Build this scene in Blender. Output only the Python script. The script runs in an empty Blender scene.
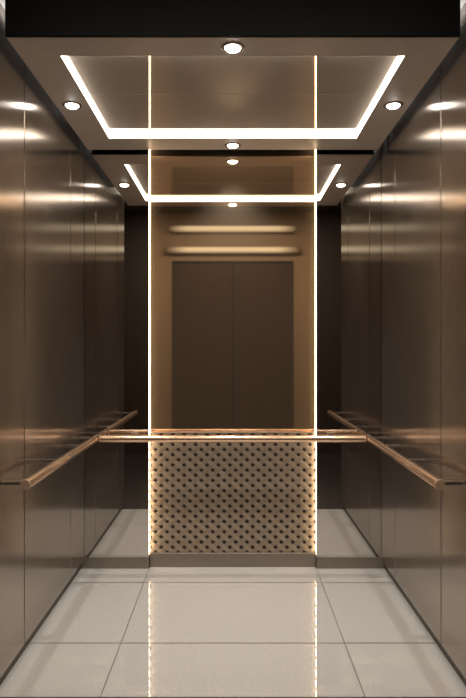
import bpy, bmesh, math
from mathutils import Vector

scn = bpy.context.scene
COL = scn.collection
HC = 1.275                 # eye height
CAB_HALF = 0.8635          # half width of the cab
Y_FRONT, Y_MIRROR, Y_PANEL = 2.19, 3.472, 3.488
Z_CAN = 2.417              # underside of the canopy
Z_CEIL = 2.562
A_CAN = 0.830              # canopy half width
Y_LOBBY = -0.35            # wall of the landing opposite the cab

# ------------------------------------------------------------------ helpers
def tag(o, label=None, cat=None, group=None, kind=None):
    if label: o['label'] = label
    if cat: o['category'] = cat
    if group: o['group'] = group
    if kind: o['kind'] = kind
    return o

def empty(name, loc=(0, 0, 0)):
    o = bpy.data.objects.new(name, None)
    o.empty_display_size = 0.05
    COL.objects.link(o)
    o.location = loc
    return o

def obj(name, bm, mat, parent=None, smooth=False, bevel=0.0, seg=2):
    me = bpy.data.meshes.new(name)
    bmesh.ops.recalc_face_normals(bm, faces=bm.faces[:])
    bm.to_mesh(me); bm.free()
    mats = mat if isinstance(mat, (list, tuple)) else [mat]
    for m in mats: me.materials.append(m)
    if smooth:
        for p in me.polygons: p.use_smooth = True
    o = bpy.data.objects.new(name, me)
    COL.objects.link(o)
    if parent:
        o.parent = parent
        # geometry is written in world coordinates: bring it into the parent's frame
        loc = parent.location.copy()
        pp = parent.parent
        while pp:
            loc += pp.location; pp = pp.parent
        for v in me.vertices: v.co -= loc
    if bevel > 0:
        b = o.modifiers.new('bevel', 'BEVEL')
        b.width = bevel; b.segments = seg; b.limit_method = 'ANGLE'; b.angle_limit = math.radians(40)
    return o

def box(bm, x0, x1, y0, y1, z0, z1):
    vs = [bm.verts.new((x, y, z)) for x in (x0, x1) for y in (y0, y1) for z in (z0, z1)]
    for f in ((0,1,3,2),(4,6,7,5),(0,4,5,1),(2,3,7,6),(0,2,6,4),(1,5,7,3)):
        bm.faces.new([vs[i] for i in f])
    return bm

def B(*a): return box(bmesh.new(), *a)

def prism(bm, pts, z0, z1):
    lo = [bm.verts.new((x, y, z0)) for x, y in pts]
    hi = [bm.verts.new((x, y, z1)) for x, y in pts]
    bm.faces.new(lo[::-1]); bm.faces.new(hi)
    n = len(pts)
    for i in range(n):
        bm.faces.new([lo[i], lo[(i+1) % n], hi[(i+1) % n], hi[i]])
    return bm

def revolve(bm, prof, origin, axis='Z', n=48, closed=False):
    """prof: list of (r, h) along the axis."""
    ox, oy, oz = origin
    rings = []
    for r, h in prof:
        ring = []
        if r < 1e-6:
            p = {'Z': (ox, oy, oz+h), 'Y': (ox, oy+h, oz), 'X': (ox+h, oy, oz)}[axis]
            ring = [bm.verts.new(p)]
        else:
            for k in range(n):
                a = 2*math.pi*k/n
                c, s = r*math.cos(a), r*math.sin(a)
                p = {'Z': (ox+c, oy+s, oz+h), 'Y': (ox+c, oy+h, oz+s), 'X': (ox+h, oy+c, oz+s)}[axis]
                ring.append(bm.verts.new(p))
        rings.append(ring)
    pairs = list(zip(rings, rings[1:]))
    if closed: pairs.append((rings[-1], rings[0]))
    for a, b in pairs:
        if len(a) == 1 and len(b) == 1: continue
        for k in range(n):
            k2 = (k+1) % n
            if len(a) == 1: bm.faces.new([a[0], b[k], b[k2]])
            elif len(b) == 1: bm.faces.new([a[k], a[k2], b[0]])
            else: bm.faces.new([a[k], a[k2], b[k2], b[k]])
    return bm

# ---------------------------------------------------------------- materials
def mat(name, base, rough=0.5, metal=0.0, aniso=0.0, tangent=None, ior=1.5,
        emis=None, estr=0.0, coat=0.0, coat_rough=0.03, spec=0.5):
    m = bpy.data.materials.new(name); m.use_nodes = True
    nt = m.node_tree; b = nt.nodes['Principled BSDF']
    b.inputs['Base Color'].default_value = (*base, 1)
    b.inputs['Roughness'].default_value = rough
    b.inputs['Metallic'].default_value = metal
    b.inputs['IOR'].default_value = ior
    b.inputs['Specular IOR Level'].default_value = spec
    b.inputs['Coat Weight'].default_value = coat
    b.inputs['Coat Roughness'].default_value = coat_rough
    if aniso:
        b.inputs['Anisotropic'].default_value = aniso
        c = nt.nodes.new('ShaderNodeCombineXYZ')
        for i in range(3): c.inputs[i].default_value = tangent[i]
        nt.links.new(c.outputs[0], b.inputs['Tangent'])
    if emis:
        b.inputs['Emission Color'].default_value = (*emis, 1)
        b.inputs['Emission Strength'].default_value = estr
    return m

def grain(m, scale, amount, detail=2.0, stretch=(1, 1, 1), contrast=(0.35, 0.65)):
    """multiply the base colour by fine noise in object space"""
    nt = m.node_tree; b = nt.nodes['Principled BSDF']
    base = tuple(b.inputs['Base Color'].default_value)
    tc = nt.nodes.new('ShaderNodeTexCoord')
    mp = nt.nodes.new('ShaderNodeMapping'); mp.inputs['Scale'].default_value = stretch
    no = nt.nodes.new('ShaderNodeTexNoise'); no.inputs['Scale'].default_value = scale
    no.inputs['Detail'].default_value = detail
    mr = nt.nodes.new('ShaderNodeMapRange')
    mr.inputs['From Min'].default_value = contrast[0]; mr.inputs['From Max'].default_value = contrast[1]
    mr.inputs['To Min'].default_value = 1-amount; mr.inputs['To Max'].default_value = 1+amount
    mx = nt.nodes.new('ShaderNodeVectorMath'); mx.operation = 'SCALE'
    mx.inputs[0].default_value = base[:3]
    nt.links.new(tc.outputs['Object'], mp.inputs[0]); nt.links.new(mp.outputs[0], no.inputs['Vector'])
    nt.links.new(no.outputs['Fac'], mr.inputs[0]); nt.links.new(mr.outputs[0], mx.inputs['Scale'])
    nt.links.new(mx.outputs[0], b.inputs['Base Color'])
    return m

def soften_tube(m):
    # added stand-in for a cove reflection, glow fading to its edges and ends
    nt = m.node_tree; b = nt.nodes['Principled BSDF']; L = nt.links.new
    geo = nt.nodes.new('ShaderNodeNewGeometry'); sn = nt.nodes.new('ShaderNodeSeparateXYZ'); sp = nt.nodes.new('ShaderNodeSeparateXYZ')
    L(geo.outputs['Normal'], sn.inputs[0]); L(geo.outputs['Position'], sp.inputs[0])
    def mth(op, a, c=None):
        n = nt.nodes.new('ShaderNodeMath'); n.operation = op; n.use_clamp = op == 'MAXIMUM'
        for i, v in enumerate((a, c)):
            if v is None: continue
            if isinstance(v, (int, float)): n.inputs[i].default_value = v
            else: L(v, n.inputs[i])
        return n.outputs[0]
    face = mth('POWER', mth('MAXIMUM', sn.outputs['Y'], 0.0), 2.0)
    mr = nt.nodes.new('ShaderNodeMapRange'); mr.interpolation_type = 'SMOOTHSTEP'
    L(mth('ABSOLUTE', sp.outputs['X']), mr.inputs['Value'])
    mr.inputs['From Min'].default_value = 0.50; mr.inputs['From Max'].default_value = 0.84
    mr.inputs['To Min'].default_value = 1.15; mr.inputs['To Max'].default_value = 0.0
    L(mth('MULTIPLY', face, mr.outputs[0]), b.inputs['Emission Strength'])
    b.inputs['Base Color'].default_value = (0.42, 0.31, 0.21, 1)

WALL_RGB = (0.36, 0.312, 0.27)
M = {}
M['wall'] = grain(mat('brushed_bronze_wall', WALL_RGB, 0.175, 0.85, 0.7, (0, 1, 0)), 260, 0.03)
M['mirror'] = mat('grey_mirror', (0.74, 0.70, 0.665), 0.012, 1.0)
M['ceiling_mirror'] = mat('bronze_ceiling_mirror', (0.90, 0.81, 0.70), 0.02, 0.50)
M['bronze'] = grain(mat('polished_bronze_panel', (0.64, 0.49, 0.345), 0.03, 0.93, 0.6, (1, 0, 0)), 300, 0.01)
M['seam'] = mat('dark_seam', (0.012, 0.010, 0.009), 0.6)
M['kick'] = mat('dark_kick_metal', (0.05, 0.038, 0.03), 0.35, 0.6)
M['skirting'] = grain(mat('brushed_skirting', (0.30, 0.26, 0.225), 0.38, 0.75, 0.8, (1, 0, 0)), 240, 0.06)
M['frame'] = grain(mat('satin_taupe_frame', (0.58, 0.52, 0.47), 0.42, 0.1), 300, 0.05)
M['fascia'] = mat('black_fascia', (0.002, 0.002, 0.002), 0.45, spec=0.15)
M['white'] = mat('white_ceiling', (0.82, 0.81, 0.80), 0.7)
M['cove'] = mat('cove_light_diffuser', (0.9, 0.88, 0.85), 0.4, emis=(1.0, 0.91, 0.81), estr=6.0)
M['lens'] = mat('downlight_lens', (0.9, 0.9, 0.9), 0.3, emis=(1.0, 0.93, 0.86), estr=22.0)
M['ring'] = mat('satin_nickel_ring', (0.66, 0.60, 0.54), 0.28, 1.0)
M['trim_ring'] = mat('bronze_trim_ring', (0.34, 0.27, 0.21), 0.3, 1.0)
M['strip'] = mat('edge_light_diffuser', (0.9, 0.85, 0.75), 0.4, emis=(1.0, 0.76, 0.50), estr=9.5)
M['copper'] = grain(mat('brushed_copper', (0.80, 0.56, 0.39), 0.22, 0.88), 120, 0.02, stretch=(1, 1, 1))
M['cap'] = mat('satin_copper_cap', (0.80, 0.56, 0.40), 0.35, 0.1)
M['dark_metal'] = mat('dark_bracket_metal', (0.50, 0.43, 0.37), 0.28, 1.0)
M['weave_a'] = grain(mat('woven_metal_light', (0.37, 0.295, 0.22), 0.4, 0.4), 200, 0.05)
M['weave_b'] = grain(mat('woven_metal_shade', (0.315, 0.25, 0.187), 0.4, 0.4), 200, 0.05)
M['weave_back'] = mat('weave_backing', (0.035, 0.024, 0.017), 0.5)
M['lobby_wall'] = mat('dark_bronze_landing_wall', (0.085, 0.064, 0.047), 0.5, 0.0)
M['lobby_mid'] = mat('bronze_landing_surround', (0.60, 0.46, 0.31), 0.4, 0.0)
M['lobby_door'] = grain(mat('brown_landing_door', (0.065, 0.038, 0.026), 0.4, 0.0), 200, 0.05)
M['lobby_floor'] = mat('dark_landing_floor', (0.075, 0.066, 0.058), 0.25)
M['cove_band'] = mat('cove_band_glow', (0.9, 0.85, 0.75), 0.4, emis=(1.0, 0.90, 0.66), estr=1.0)
soften_tube(M['cove_band'])

def floor_material():
    m = mat('polished_cream_tile', (0.62, 0.56, 0.49), 0.05, 0.2, ior=2.0)
    nt = m.node_tree; b = nt.nodes['Principled BSDF']
    L = nt.links.new
    geo = nt.nodes.new('ShaderNodeNewGeometry')
    sep = nt.nodes.new('ShaderNodeSeparateXYZ'); L(geo.outputs['Position'], sep.inputs[0])
    def math_(op, a, bb=None):
        n = nt.nodes.new('ShaderNodeMath'); n.operation = op
        for i, v in enumerate((a, bb)):
            if v is None: continue
            if isinstance(v, (int, float)): n.inputs[i].default_value = v
            else: L(v, n.inputs[i])
        return n.outputs[0]
    masks = []
    for coords, comp in (((-0.485, 0.485), 'X'), ((3.262, 2.59), 'Y')):
        for c in coords:
            d = math_('ABSOLUTE', math_('SUBTRACT', sep.outputs[comp], c))
            masks.append(math_('LESS_THAN', d, 0.0022 if comp == 'X' else 0.0045))
    g = masks[0]
    for q in masks[1:]: g = math_('MAXIMUM', g, q)
    n1 = nt.nodes.new('ShaderNodeTexNoise'); n1.inputs['Scale'].default_value = 190; n1.inputs['Detail'].default_value = 3
    n2 = nt.nodes.new('ShaderNodeTexVoronoi'); n2.inputs['Scale'].default_value = 130
    L(geo.outputs['Position'], n1.inputs['Vector']); L(geo.outputs['Position'], n2.inputs['Vector'])
    cr = nt.nodes.new('ShaderNodeValToRGB')
    cr.color_ramp.elements[0].position = 0.33; cr.color_ramp.elements[0].color = (0.56, 0.545, 0.515, 1)
    cr.color_ramp.elements[1].position = 0.60; cr.color_ramp.elements[1].color = (0.72, 0.71, 0.685, 1)
    L(n1.outputs['Fac'], cr.inputs[0])
    sp = math_('LESS_THAN', n2.outputs['Distance'], 0.16)
    mx0 = nt.nodes.new('ShaderNodeMix'); mx0.data_type = 'RGBA'
    L(math_('MULTIPLY', sp, 0.35), mx0.inputs[0]); L(cr.outputs[0], mx0.inputs[6]); mx0.inputs[7].default_value = (0.30, 0.25, 0.20, 1)
    mx = nt.nodes.new('ShaderNodeMix'); mx.data_type = 'RGBA'
    L(g, mx.inputs[0]); L(mx0.outputs[2], mx.inputs[6]); mx.inputs[7].default_value = (0.22, 0.19, 0.16, 1)
    L(mx.outputs[2], b.inputs['Base Color'])
    rr = math_('ADD', math_('MULTIPLY', g, 0.3), 0.018)
    L(rr, b.inputs['Roughness'])
    return m
M['floor'] = floor_material()

# ------------------------------------------------------------- room shell
tag(obj('floor', B(-0.8825, 0.8825, 2.19, 3.52, -0.03, 0), M['floor']),
    'cream speckled polished stone tile floor of the lift cab', 'floor', kind='structure')

for side, s in (('left', -1), ('right', 1)):
    root = empty('wall_'+side, (s*CAB_HALF, 2.83, 0))
    tag(root, f'brushed bronze metal wall panels on the {side} side of the cab', 'wall', kind='structure')
    seams = [2.19, 2.477, 3.178, 3.50]
    for i in range(3):
        y0 = seams[i] + (0.0035 if i else 0)
        y1 = seams[i+1] - (0.0035 if i < 2 else 0)
        x = sorted((s*CAB_HALF, s*(CAB_HALF+0.014)))
        obj('wall_panel', B(x[0], x[1], y0, y1, 0.050, Z_CEIL), M['wall'], root, bevel=0.002)
    x = sorted((s*(CAB_HALF+0.015), s*(CAB_HALF+0.018)))
    obj('panel_backing', B(x[0], x[1], 2.19, 3.52, 0.066, Z_CEIL), M['seam'], root)
    x = sorted((s*0.8805, s*0.888))
    tag(obj('baseboard_'+side, B(x[0], x[1], 2.19, 3.52, 0, 0.066), M['kick']),
        f'dark recessed kick strip under the {side} wall panels', 'baseboard', kind='structure')

# structural back wall behind mirror and panels
tag(obj('wall_back', B(-0.90, 0.90, 3.515, 3.54, 0, Z_CEIL), M['seam']), 'back wall of the cab behind its mirrors and panels', 'wall', kind='structure')
tag(obj('ceiling', B(-0.90, 0.90, 2.19, 3.54, Z_CEIL, Z_CEIL+0.02), M['white']), 'white cab ceiling above the dropped canopy', 'ceiling', kind='structure')

# skirting along the back, in three lengths
base = empty('baseboard_back', (0, 3.49, 0))
tag(base, 'grey brown metal skirting along the foot of the back wall', 'baseboard', kind='structure')
PW = 0.4855
obj('skirting_length', B(-0.8815, -PW-0.0015, Y_MIRROR-0.004, 3.513, 0.001, 0.0625), M['skirting'], base, bevel=0.001)
obj('skirting_length', B(PW+0.0015, 0.8815, Y_MIRROR-0.004, 3.513, 0.001, 0.0625), M['skirting'], base, bevel=0.001)
obj('skirting_length', B(-PW, PW, Y_PANEL+0.002, 3.513, 0.001, 0.080), M['skirting'], base, bevel=0.001)

# ------------------------------------------------------------- back wall
for side, s in (('left', -1), ('right', 1)):
    x = sorted((s*(PW+0.0015), s*0.862))
    o = obj('wall_mirror', B(x[0], x[1], Y_MIRROR, 3.513, 0.064, Z_CEIL-0.002), [M['mirror']])
    tag(o, f'tall grey mirror panel on the back wall, {side} of the lit bronze panel', 'mirror', 'mirror panels of the back wall')

Z_JOINT = 0.789
root = empty('bronze_wall_panel', (0, 3.50, Z_JOINT))
tag(root, 'tall polished bronze panel on the back wall above the handrail, reflecting the doors', 'wall panel')
obj('panel_face', B(-PW+0.002, PW-0.002, Y_PANEL, 3.513, Z_JOINT+0.004, Z_CEIL-0.002), M['bronze'], root)
obj('lower_trim', B(-PW+0.002, PW-0.002, Y_PANEL-0.004, 3.513, Z_JOINT-0.004, Z_JOINT+0.0035), M['ring'], root, bevel=0.001)

# woven lower panel -------------------------------------------------------
def weave(x0, x1, z0, z1, y):
    a, b = 0.0667, 0.0600
    w = 0.28
    bm = bmesh.new()
    N = 26
    def P(u, v, h):
        return (0.5*(u+v)*a - 0.0163, y-h, z1 - 0.007 - 0.5*(u-v)*b)
    for iu in range(-N, N+40):
        for iv in range(-N-40, N):
            cu, cv = iu+0.5, iv+0.5
            X, _, Z = P(cu, cv, 0)
            if X < x0-0.08 or X > x1+0.08 or Z < z0-0.08 or Z > z1+0.08: continue
            over_u = (iu+iv) % 2 == 0
            prof = ((-0.718, 0.0), (-0.57, 0.0011), (-0.3, 0.0022), (0.3, 0.0022), (0.57, 0.0011), (0.718, 0.0))
            rows = []
            for t, h in prof:
                row = []
                for q, dh in ((-w, -0.0012), (-w+0.035, 0.0), (w-0.035, 0.0), (w, -0.0012)):
                    p = P(cu+t, cv+q, h+dh) if over_u else P(cu+q, cv+t, h+dh)
                    row.append(bm.verts.new(p))
                rows.append(row)
            for r0, r1 in zip(rows, rows[1:]):
                for k in range(3):
                    f = bm.faces.new([r0[k], r0[k+1], r1[k+1], r1[k]])
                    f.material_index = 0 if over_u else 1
    for co, no in (((x0, 0, 0), (-1, 0, 0)), ((x1, 0, 0), (1, 0, 0)), ((0, 0, z0), (0, 0, -1)), ((0, 0, z1), (0, 0, 1))):
        bmesh.ops.bisect_plane(bm, geom=bm.verts[:]+bm.edges[:]+bm.faces[:], plane_co=co, plane_no=no, clear_outer=True)
    return bm
root = empty('woven_panel', (0, 3.50, 0.083))
tag(root, 'basket weave bronze metal panel below the handrail on the back wall', 'wall panel')
obj('weave', weave(-PW+0.002, PW-0.002, 0.083, Z_JOINT-0.005, Y_PANEL+0.003), [M['weave_a'], M['weave_b']], root)
obj('backing', B(-PW+0.002, PW-0.002, Y_PANEL+0.0065, 3.513, 0.083, Z_JOINT-0.005), M['weave_back'], root)
obj('bottom_trim', B(-PW+0.002, PW-0.002, Y_PANEL-0.003, 3.513, 0.0805, 0.086), M['ring'], root, bevel=0.0008)

# vertical edge lights -----------------------------------------------------
for side, s in (('left', -1), ('right', 1)):
    root = empty('edge_light', (s*PW, 3.48, 0.08))
    tag(root, f'slim vertical light strip glowing down the {side} edge of the bronze panel', 'light strip', 'edge lights of the back panel')
    x = sorted((s*(PW-0.0027), s*(PW-0.0005)))
    obj('diffuser', B(x[0], x[1], Y_MIRROR-0.013, Y_PANEL-0.0045, 0.083, Z_CEIL-0.004), M['strip'], root)
    for k in range(12):  # added pieces that break the strip glow into dashes, imitating weave edges
        zz = Z_JOINT-0.037-0.060*k
        x = sorted((s*(PW-0.0070), s*(PW-0.0020)))
        obj('dash_piece', B(x[0], x[1], Y_MIRROR-0.0155, Y_MIRROR-0.0135, zz-0.009, zz+0.009), M['copper'], root)
    x = sorted((s*(PW-0.0005), s*(PW+0.0012)))
    obj('profile', B(x[0], x[1], Y_MIRROR-0.013, Y_PANEL-0.0045, 0.083, Z_CEIL-0.004), M['ring'], root)

# --------------------------------------------------------------- canopy
OX, OY0, OY1 = 0.672, 2.328, 3.246     # opening
CY0, CY1 = 2.191, 3.424
can = empty('ceiling_canopy', (0, 2.8, Z_CAN))
tag(can, 'dropped taupe ceiling canopy with lit cove around a bronze mirror centre', 'canopy')
zt = Z_CAN+0.005
boards = [
    [(-A_CAN, CY0), (A_CAN, CY0), (OX, OY0), (-OX, OY0)],
    [(A_CAN, CY0), (A_CAN, CY1), (OX, OY1), (OX, OY0)],
    [(A_CAN, CY1), (-A_CAN, CY1), (-OX, OY1), (OX, OY1)],
    [(-A_CAN, CY1), (-A_CAN, CY0), (-OX, OY0), (-OX, OY1)],
]
for pts in boards:
    cx = sum(p[0] for p in pts)/4; cy = sum(p[1] for p in pts)/4
    obj('border_board', prism(bmesh.new(), pts, Z_CAN, zt), M['frame'], can, bevel=0.0007, seg=1)
# casing above the boards
bm = bmesh.new()
box(bm, -A_CAN, A_CAN, CY0, CY0+0.012, zt+0.001, Z_CEIL-0.001)
box(bm, -A_CAN, A_CAN, CY1-0.012, CY1, zt+0.001, Z_CEIL-0.001)
box(bm, -A_CAN, -A_CAN+0.012, CY0+0.012, CY1-0.012, zt+0.001, Z_CEIL-0.001)
box(bm, A_CAN-0.012, A_CAN, CY0+0.012, CY1-0.012, zt+0.001, Z_CEIL-0.001)
obj('casing', bm, M['fascia'], can)
ft = obj('fascia', B(-A_CAN-0.001, A_CAN+0.001, CY0-0.012, CY0-0.0005, Z_CAN+0.0015, Z_CEIL+0.12), M['fascia'], can, bevel=0.001)
# cove diffuser, one continuous ring
zc0, zc1 = zt+0.0003, Z_CAN+0.029
bm = bmesh.new()
t = 0.004
box(bm, -OX, OX, OY0-t, OY0, zc0, zc1); box(bm, -OX, OX, OY1, OY1+t, zc0, zc1)
box(bm, -OX-t, -OX, OY0-t, OY1+t, zc0, zc1); box(bm, OX, OX+t, OY0-t, OY1+t, zc0, zc1)
obj('cove_light', bm, M['cove'], can)
bm = bmesh.new()
box(bm, -OX-0.005, OX+0.005, OY0-0.014, OY0-0.005, zt+0.001, zc1+0.03); box(bm, -OX-0.005, OX+0.005, OY1+0.005, OY1+0.014, zt+0.001, zc1+0.03)
box(bm, -OX-0.012, -OX-0.005, OY0, OY1, zt+0.001, zc1+0.03); box(bm, OX+0.005, OX+0.012, OY0, OY1, zt+0.001, zc1+0.03)
obj('cove_return', bm, M['frame'], can)
ym = 2.748
for y0, y1 in ((OY0-0.01, ym-0.0012), (ym+0.0012, OY1+0.01)):
    obj('mirror_panel', B(-OX-0.004, OX+0.004, y0, y1, zc1+0.001, zc1+0.006), M['ceiling_mirror'], can, bevel=0.0005, seg=1)
obj('mirror_joint', B(-OX-0.004, OX+0.004, ym-0.0010, ym+0.0010, zc1+0.0005, zc1+0.006), M['ring'], can)

# --------------------------------------------------------------- downlights
def downlight(x, y, label):
    root = empty('downlight', (x, y, Z_CAN))
    tag(root, label, 'downlight', 'downlights in the canopy')
    ring = revolve(bmesh.new(), [(0.0300, -0.0005), (0.0305, -0.0040), (0.036, -0.0052), (0.043, -0.0030), (0.045, -0.0003)], (x, y, Z_CAN), closed=True)
    obj('trim_ring', ring, M['trim_ring'], root, smooth=True)
    lens = revolve(bmesh.new(), [(0.0302, -0.0006), (0.0295, -0.005), (0.024, -0.010), (0.013, -0.013), (0.0, -0.014)], (x, y, Z_CAN))
    obj('lens', lens, M['lens'], root, smooth=True)
    l = bpy.data.lights.new('downlight_bulb', 'SPOT')
    l.energy = SPOT_W; l.color = (1.0, 0.94, 0.87); l.spot_size = math.radians(92); l.spot_blend = 1.0
    l.shadow_soft_size = 0.028
    o = bpy.data.objects.new('bulb', l); COL.objects.link(o); o.parent = root; o.location = (0, 0, -0.045)
    if x: o.rotation_euler = (0, math.copysign(math.radians(22), x), 0)   # side lamps aim in towards the middle
SPOT_W = 47
downlight(0, 2.262, 'round downlight in the front border of the canopy, nearest the black fascia')
downlight(-0.752, 2.796, 'round downlight in the left border of the canopy')
downlight(0.752, 2.796, 'round downlight in the right border of the canopy')
downlight(0, 3.345, 'round downlight in the rear border of the canopy, close to the bronze panel')

# --------------------------------------------------------------- handrails
ZR = HC-0.504; RR = 0.0195
def rail_tube(p0, p1, axis, parent):
    L = abs((Vector(p1)-Vector(p0)).length)
    n = 56; e = 0.0018
    prof = [(0, 0.003), (RR-0.004, 0.003), (RR-0.001, 0.003), (RR, 0.004), (RR, L-0.004), (RR-0.001, L-0.003), (0, L-0.003)]
    o = obj('rail', revolve(bmesh.new(), prof, p0, axis, n), M['copper'], parent, smooth=True)
    for h0, h1 in ((0.0, 0.0031), (L, L-0.0031)):
        c = obj('end_cap', revolve(bmesh.new(), [(0, h0), (RR-0.0015, h0), (RR-0.0002, h0+(h1-h0)*0.4), (RR-0.0002, h1), (0, h1)], p0, axis, n), M['cap'], parent, smooth=True)
        c.data.set_sharp_from_angle(angle=math.radians(35))
    o.data.set_sharp_from_angle(angle=math.radians(35))
    return o
# back rail
YB = 3.353
root = empty('handrail', (0, YB, ZR))
tag(root, 'copper tube handrail running across the back of the cab', 'handrail', 'copper handrails')
rail_tube((-0.745, YB, ZR), (0.745, YB, ZR), 'X', root)
for s in (-1, 1):
    x = s*0.57
    bm = bmesh.new()
    box(bm, x-0.008, x+0.008, YB+RR-0.004, Y_MIRROR-0.006, ZR-0.006, ZR+0.006)
    box(bm, x-0.020, x+0.020, Y_MIRROR-0.006, Y_MIRROR-0.0005, ZR-0.020, ZR+0.020)
    obj('bracket', bm, M['dark_metal'], root, bevel=0.001)
# side rails
for side, s in (('left', -1), ('right', 1)):
    X = s*0.769
    root = empty('handrail', (X, 2.8, ZR))
    tag(root, f'copper tube handrail on dark brackets along the {side} wall', 'handrail', 'copper handrails')
    rail_tube((X, 2.215, ZR), (X, 3.405, ZR), 'Y', root)
    for y in (2.245, 2.690, 3.095, 3.375):
        bm = bmesh.new()
        x = sorted((s*(0.769+RR-0.004), s*(CAB_HALF-0.005)))
        box(bm, x[0], x[1], y-0.016, y+0.016, ZR-0.003, ZR+0.007)
        x = sorted((s*(CAB_HALF-0.005), s*(CAB_HALF-0.0005)))
        box(bm, x[0], x[1], y-0.018, y+0.018, ZR-0.004, ZR+0.008)
        obj('bracket', bm, M['dark_metal'], root, bevel=0.001)

# --------------------------------------------------- landing in front of the cab
LX, LZ = 1.9, 2.95
tag(obj('floor_landing', B(-LX, LX, Y_LOBBY, 2.19, -0.03, -0.001), M['lobby_floor']), 'dark polished floor of the landing', 'floor', kind='structure')
tag(obj('ceiling_landing', B(-LX, LX, Y_LOBBY, 2.17, LZ, LZ+0.02), M['lobby_wall']), 'dark ceiling of the landing', 'ceiling', kind='structure')
tag(obj('wall_landing_left', B(-LX-0.02, -LX, Y_LOBBY, 2.19, 0, LZ), M['lobby_wall']), 'dark left wall of the landing', 'wall', kind='structure')
tag(obj('wall_landing_right', B(LX, LX+0.02, Y_LOBBY, 2.19, 0, LZ), M['lobby_wall']), 'dark right wall of the landing', 'wall', kind='structure')
# wall around the cab opening, on the landing side
for side, s in (('left', -1), ('right', 1)):
    x = sorted((s*0.8835, s*LX))
    tag(obj('trim_opening_'+side, B(x[0], x[1], 2.15, 2.19, 0, LZ), M['lobby_wall']), f'dark wall {side} of the open cab front', 'wall', kind='structure')
tag(obj('trim_opening_top', B(-0.8835, 0.8835, 2.172, 2.18, Z_CEIL+0.13, LZ), M['lobby_wall']), 'dark wall above the open cab front', 'wall', kind='structure')
# opposite wall with closed lift doors
DH, DX = 2.335, 0.725
bm = bmesh.new()
box(bm, -LX, -1.0, Y_LOBBY-0.03, Y_LOBBY, 0, LZ); box(bm, 1.0, LX, Y_LOBBY-0.03, Y_LOBBY, 0, LZ)
tag(obj('wall_opposite', bm, M['lobby_wall']), 'dark wall of the landing opposite the cab', 'wall', kind='structure')
bm = bmesh.new()
box(bm, -1.0, -DX-0.02, Y_LOBBY-0.03, Y_LOBBY+0.004, 0, LZ); box(bm, DX+0.02, 1.0, Y_LOBBY-0.03, Y_LOBBY+0.004, 0, LZ)
box(bm, -DX-0.02, DX+0.02, Y_LOBBY-0.03, Y_LOBBY+0.004, DH+0.02, LZ)
tag(obj('trim_door_surround', bm, M['lobby_mid']), 'bronze surround around the landing doors', 'trim', kind='structure')
bm = bmesh.new()
box(bm, -DX-0.02, -DX, Y_LOBBY-0.05, Y_LOBBY+0.012, 0, DH+0.02); box(bm, DX, DX+0.02, Y_LOBBY-0.05, Y_LOBBY+0.012, 0, DH+0.02)
box(bm, -DX, DX, Y_LOBBY-0.05, Y_LOBBY+0.012, DH, DH+0.02)
tag(obj('trim_door_frame', bm, M['seam']), 'dark frame around the landing doors', 'trim', kind='structure')
for n, s in ((1, -1), (2, 1)):
    x = sorted((s*0.010, s*(DX-0.002)))
    tag(obj('door_%d' % n, B(x[0], x[1], Y_LOBBY-0.05, Y_LOBBY-0.02, 0.004, DH-0.003), M['lobby_door'], bevel=0.002),
        f'closed brown metal sliding door leaf of the landing, seen reflected, {"left" if s > 0 else "right"} leaf in the reflection', 'door', kind='structure')
obj_back = tag(obj('wall_door_recess', B(-DX, DX, Y_LOBBY-0.07, Y_LOBBY-0.055, 0, DH), M['seam']), 'dark recess behind the landing doors', 'wall', kind='structure')
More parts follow.
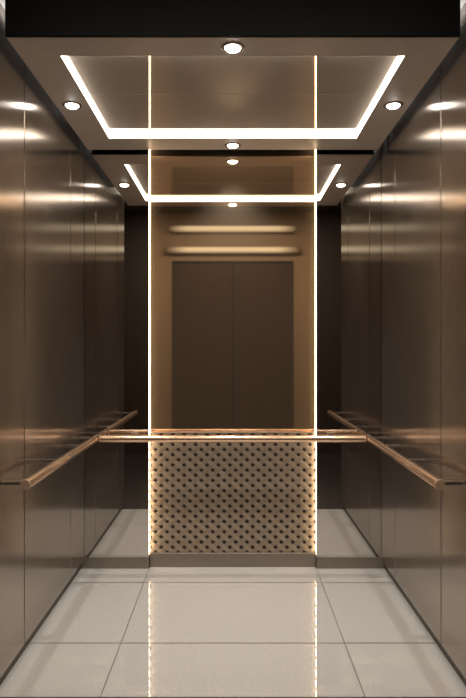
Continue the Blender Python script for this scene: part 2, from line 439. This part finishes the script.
for z, w, lab in ((2.735, 0.78, 'added glowing tube above the landing doors, imitating the upper cove reflection in the bronze panel'),
                  (2.480, 0.84, 'added glowing tube just over the landing door frame, imitating the lower cove reflection')):
    root = empty('cove_band_tube', (0, Y_LOBBY+0.02, z))  # added tube and plate, imitating a blurred reflection of the cove
    tag(root, lab, 'reflection stand-in', 'cove reflection stand-ins on the landing')
    obj('glow_tube', revolve(bmesh.new(), [(0, 0), (0.020, 0.003), (0.038, 0.02), (0.044, 0.07), (0.044, 2*w-0.07), (0.038, 2*w-0.02), (0.020, 2*w-0.003), (0, 2*w)], (-w, Y_LOBBY+0.055, z), 'X', 24), M['cove_band'], root, smooth=True)
    obj('back_plate', B(-w, w, Y_LOBBY+0.0045, Y_LOBBY+0.0105, z-0.03, z+0.03), M['ring'], root)

# --------------------------------------------------------------- world, camera
w = bpy.data.worlds.new('world'); scn.world = w; w.use_nodes = True
w.node_tree.nodes['Background'].inputs[0].default_value = (0.10, 0.09, 0.08, 1)
w.node_tree.nodes['Background'].inputs[1].default_value = 0.3

def area(name, loc, size, sy, power, color, rot):
    l = bpy.data.lights.new(name, 'AREA'); l.shape = 'RECTANGLE'; l.size = size; l.size_y = sy
    l.energy = power; l.color = color
    o = bpy.data.objects.new(name, l); COL.objects.link(o); o.location = loc; o.rotation_euler = rot
    return o

cam = bpy.data.cameras.new('camera'); co = bpy.data.objects.new('camera', cam); COL.objects.link(co)
cam.sensor_fit = 'VERTICAL'; cam.sensor_height = 36; cam.lens = 36*597.3/698
cam.shift_x = 0.3/698
cam.clip_start = 0.02
co.location = (0, 0, HC); co.rotation_euler = (math.radians(90), 0, 0)
scn.camera = co

area('landing_fill', (0, 0.75, 2.92), 2.2, 0.3, 22, (1.0, 0.86, 0.72), (0, 0, 0))  # added fill lamp, unseen, to brighten the landing doors and wall
for s in (-1, 1):
    area('canopy_gap_fill', (s*0.847, 2.8, 2.49), 0.016, 1.2, 0.5, (1.0, 0.97, 0.94), (math.pi, 0, 0))  # added unseen lamps that whiten the ceiling edge beside the canopy

scn.view_settings.view_transform = 'Standard'
scn.view_settings.look = 'None'
scn.view_settings.exposure = 0.0
c = scn.cycles
c.use_denoising = True
c.max_bounces = 16; c.glossy_bounces = 12; c.diffuse_bounces = 5
c.sample_clamp_indirect = 6.0
c.blur_glossy = 0.3
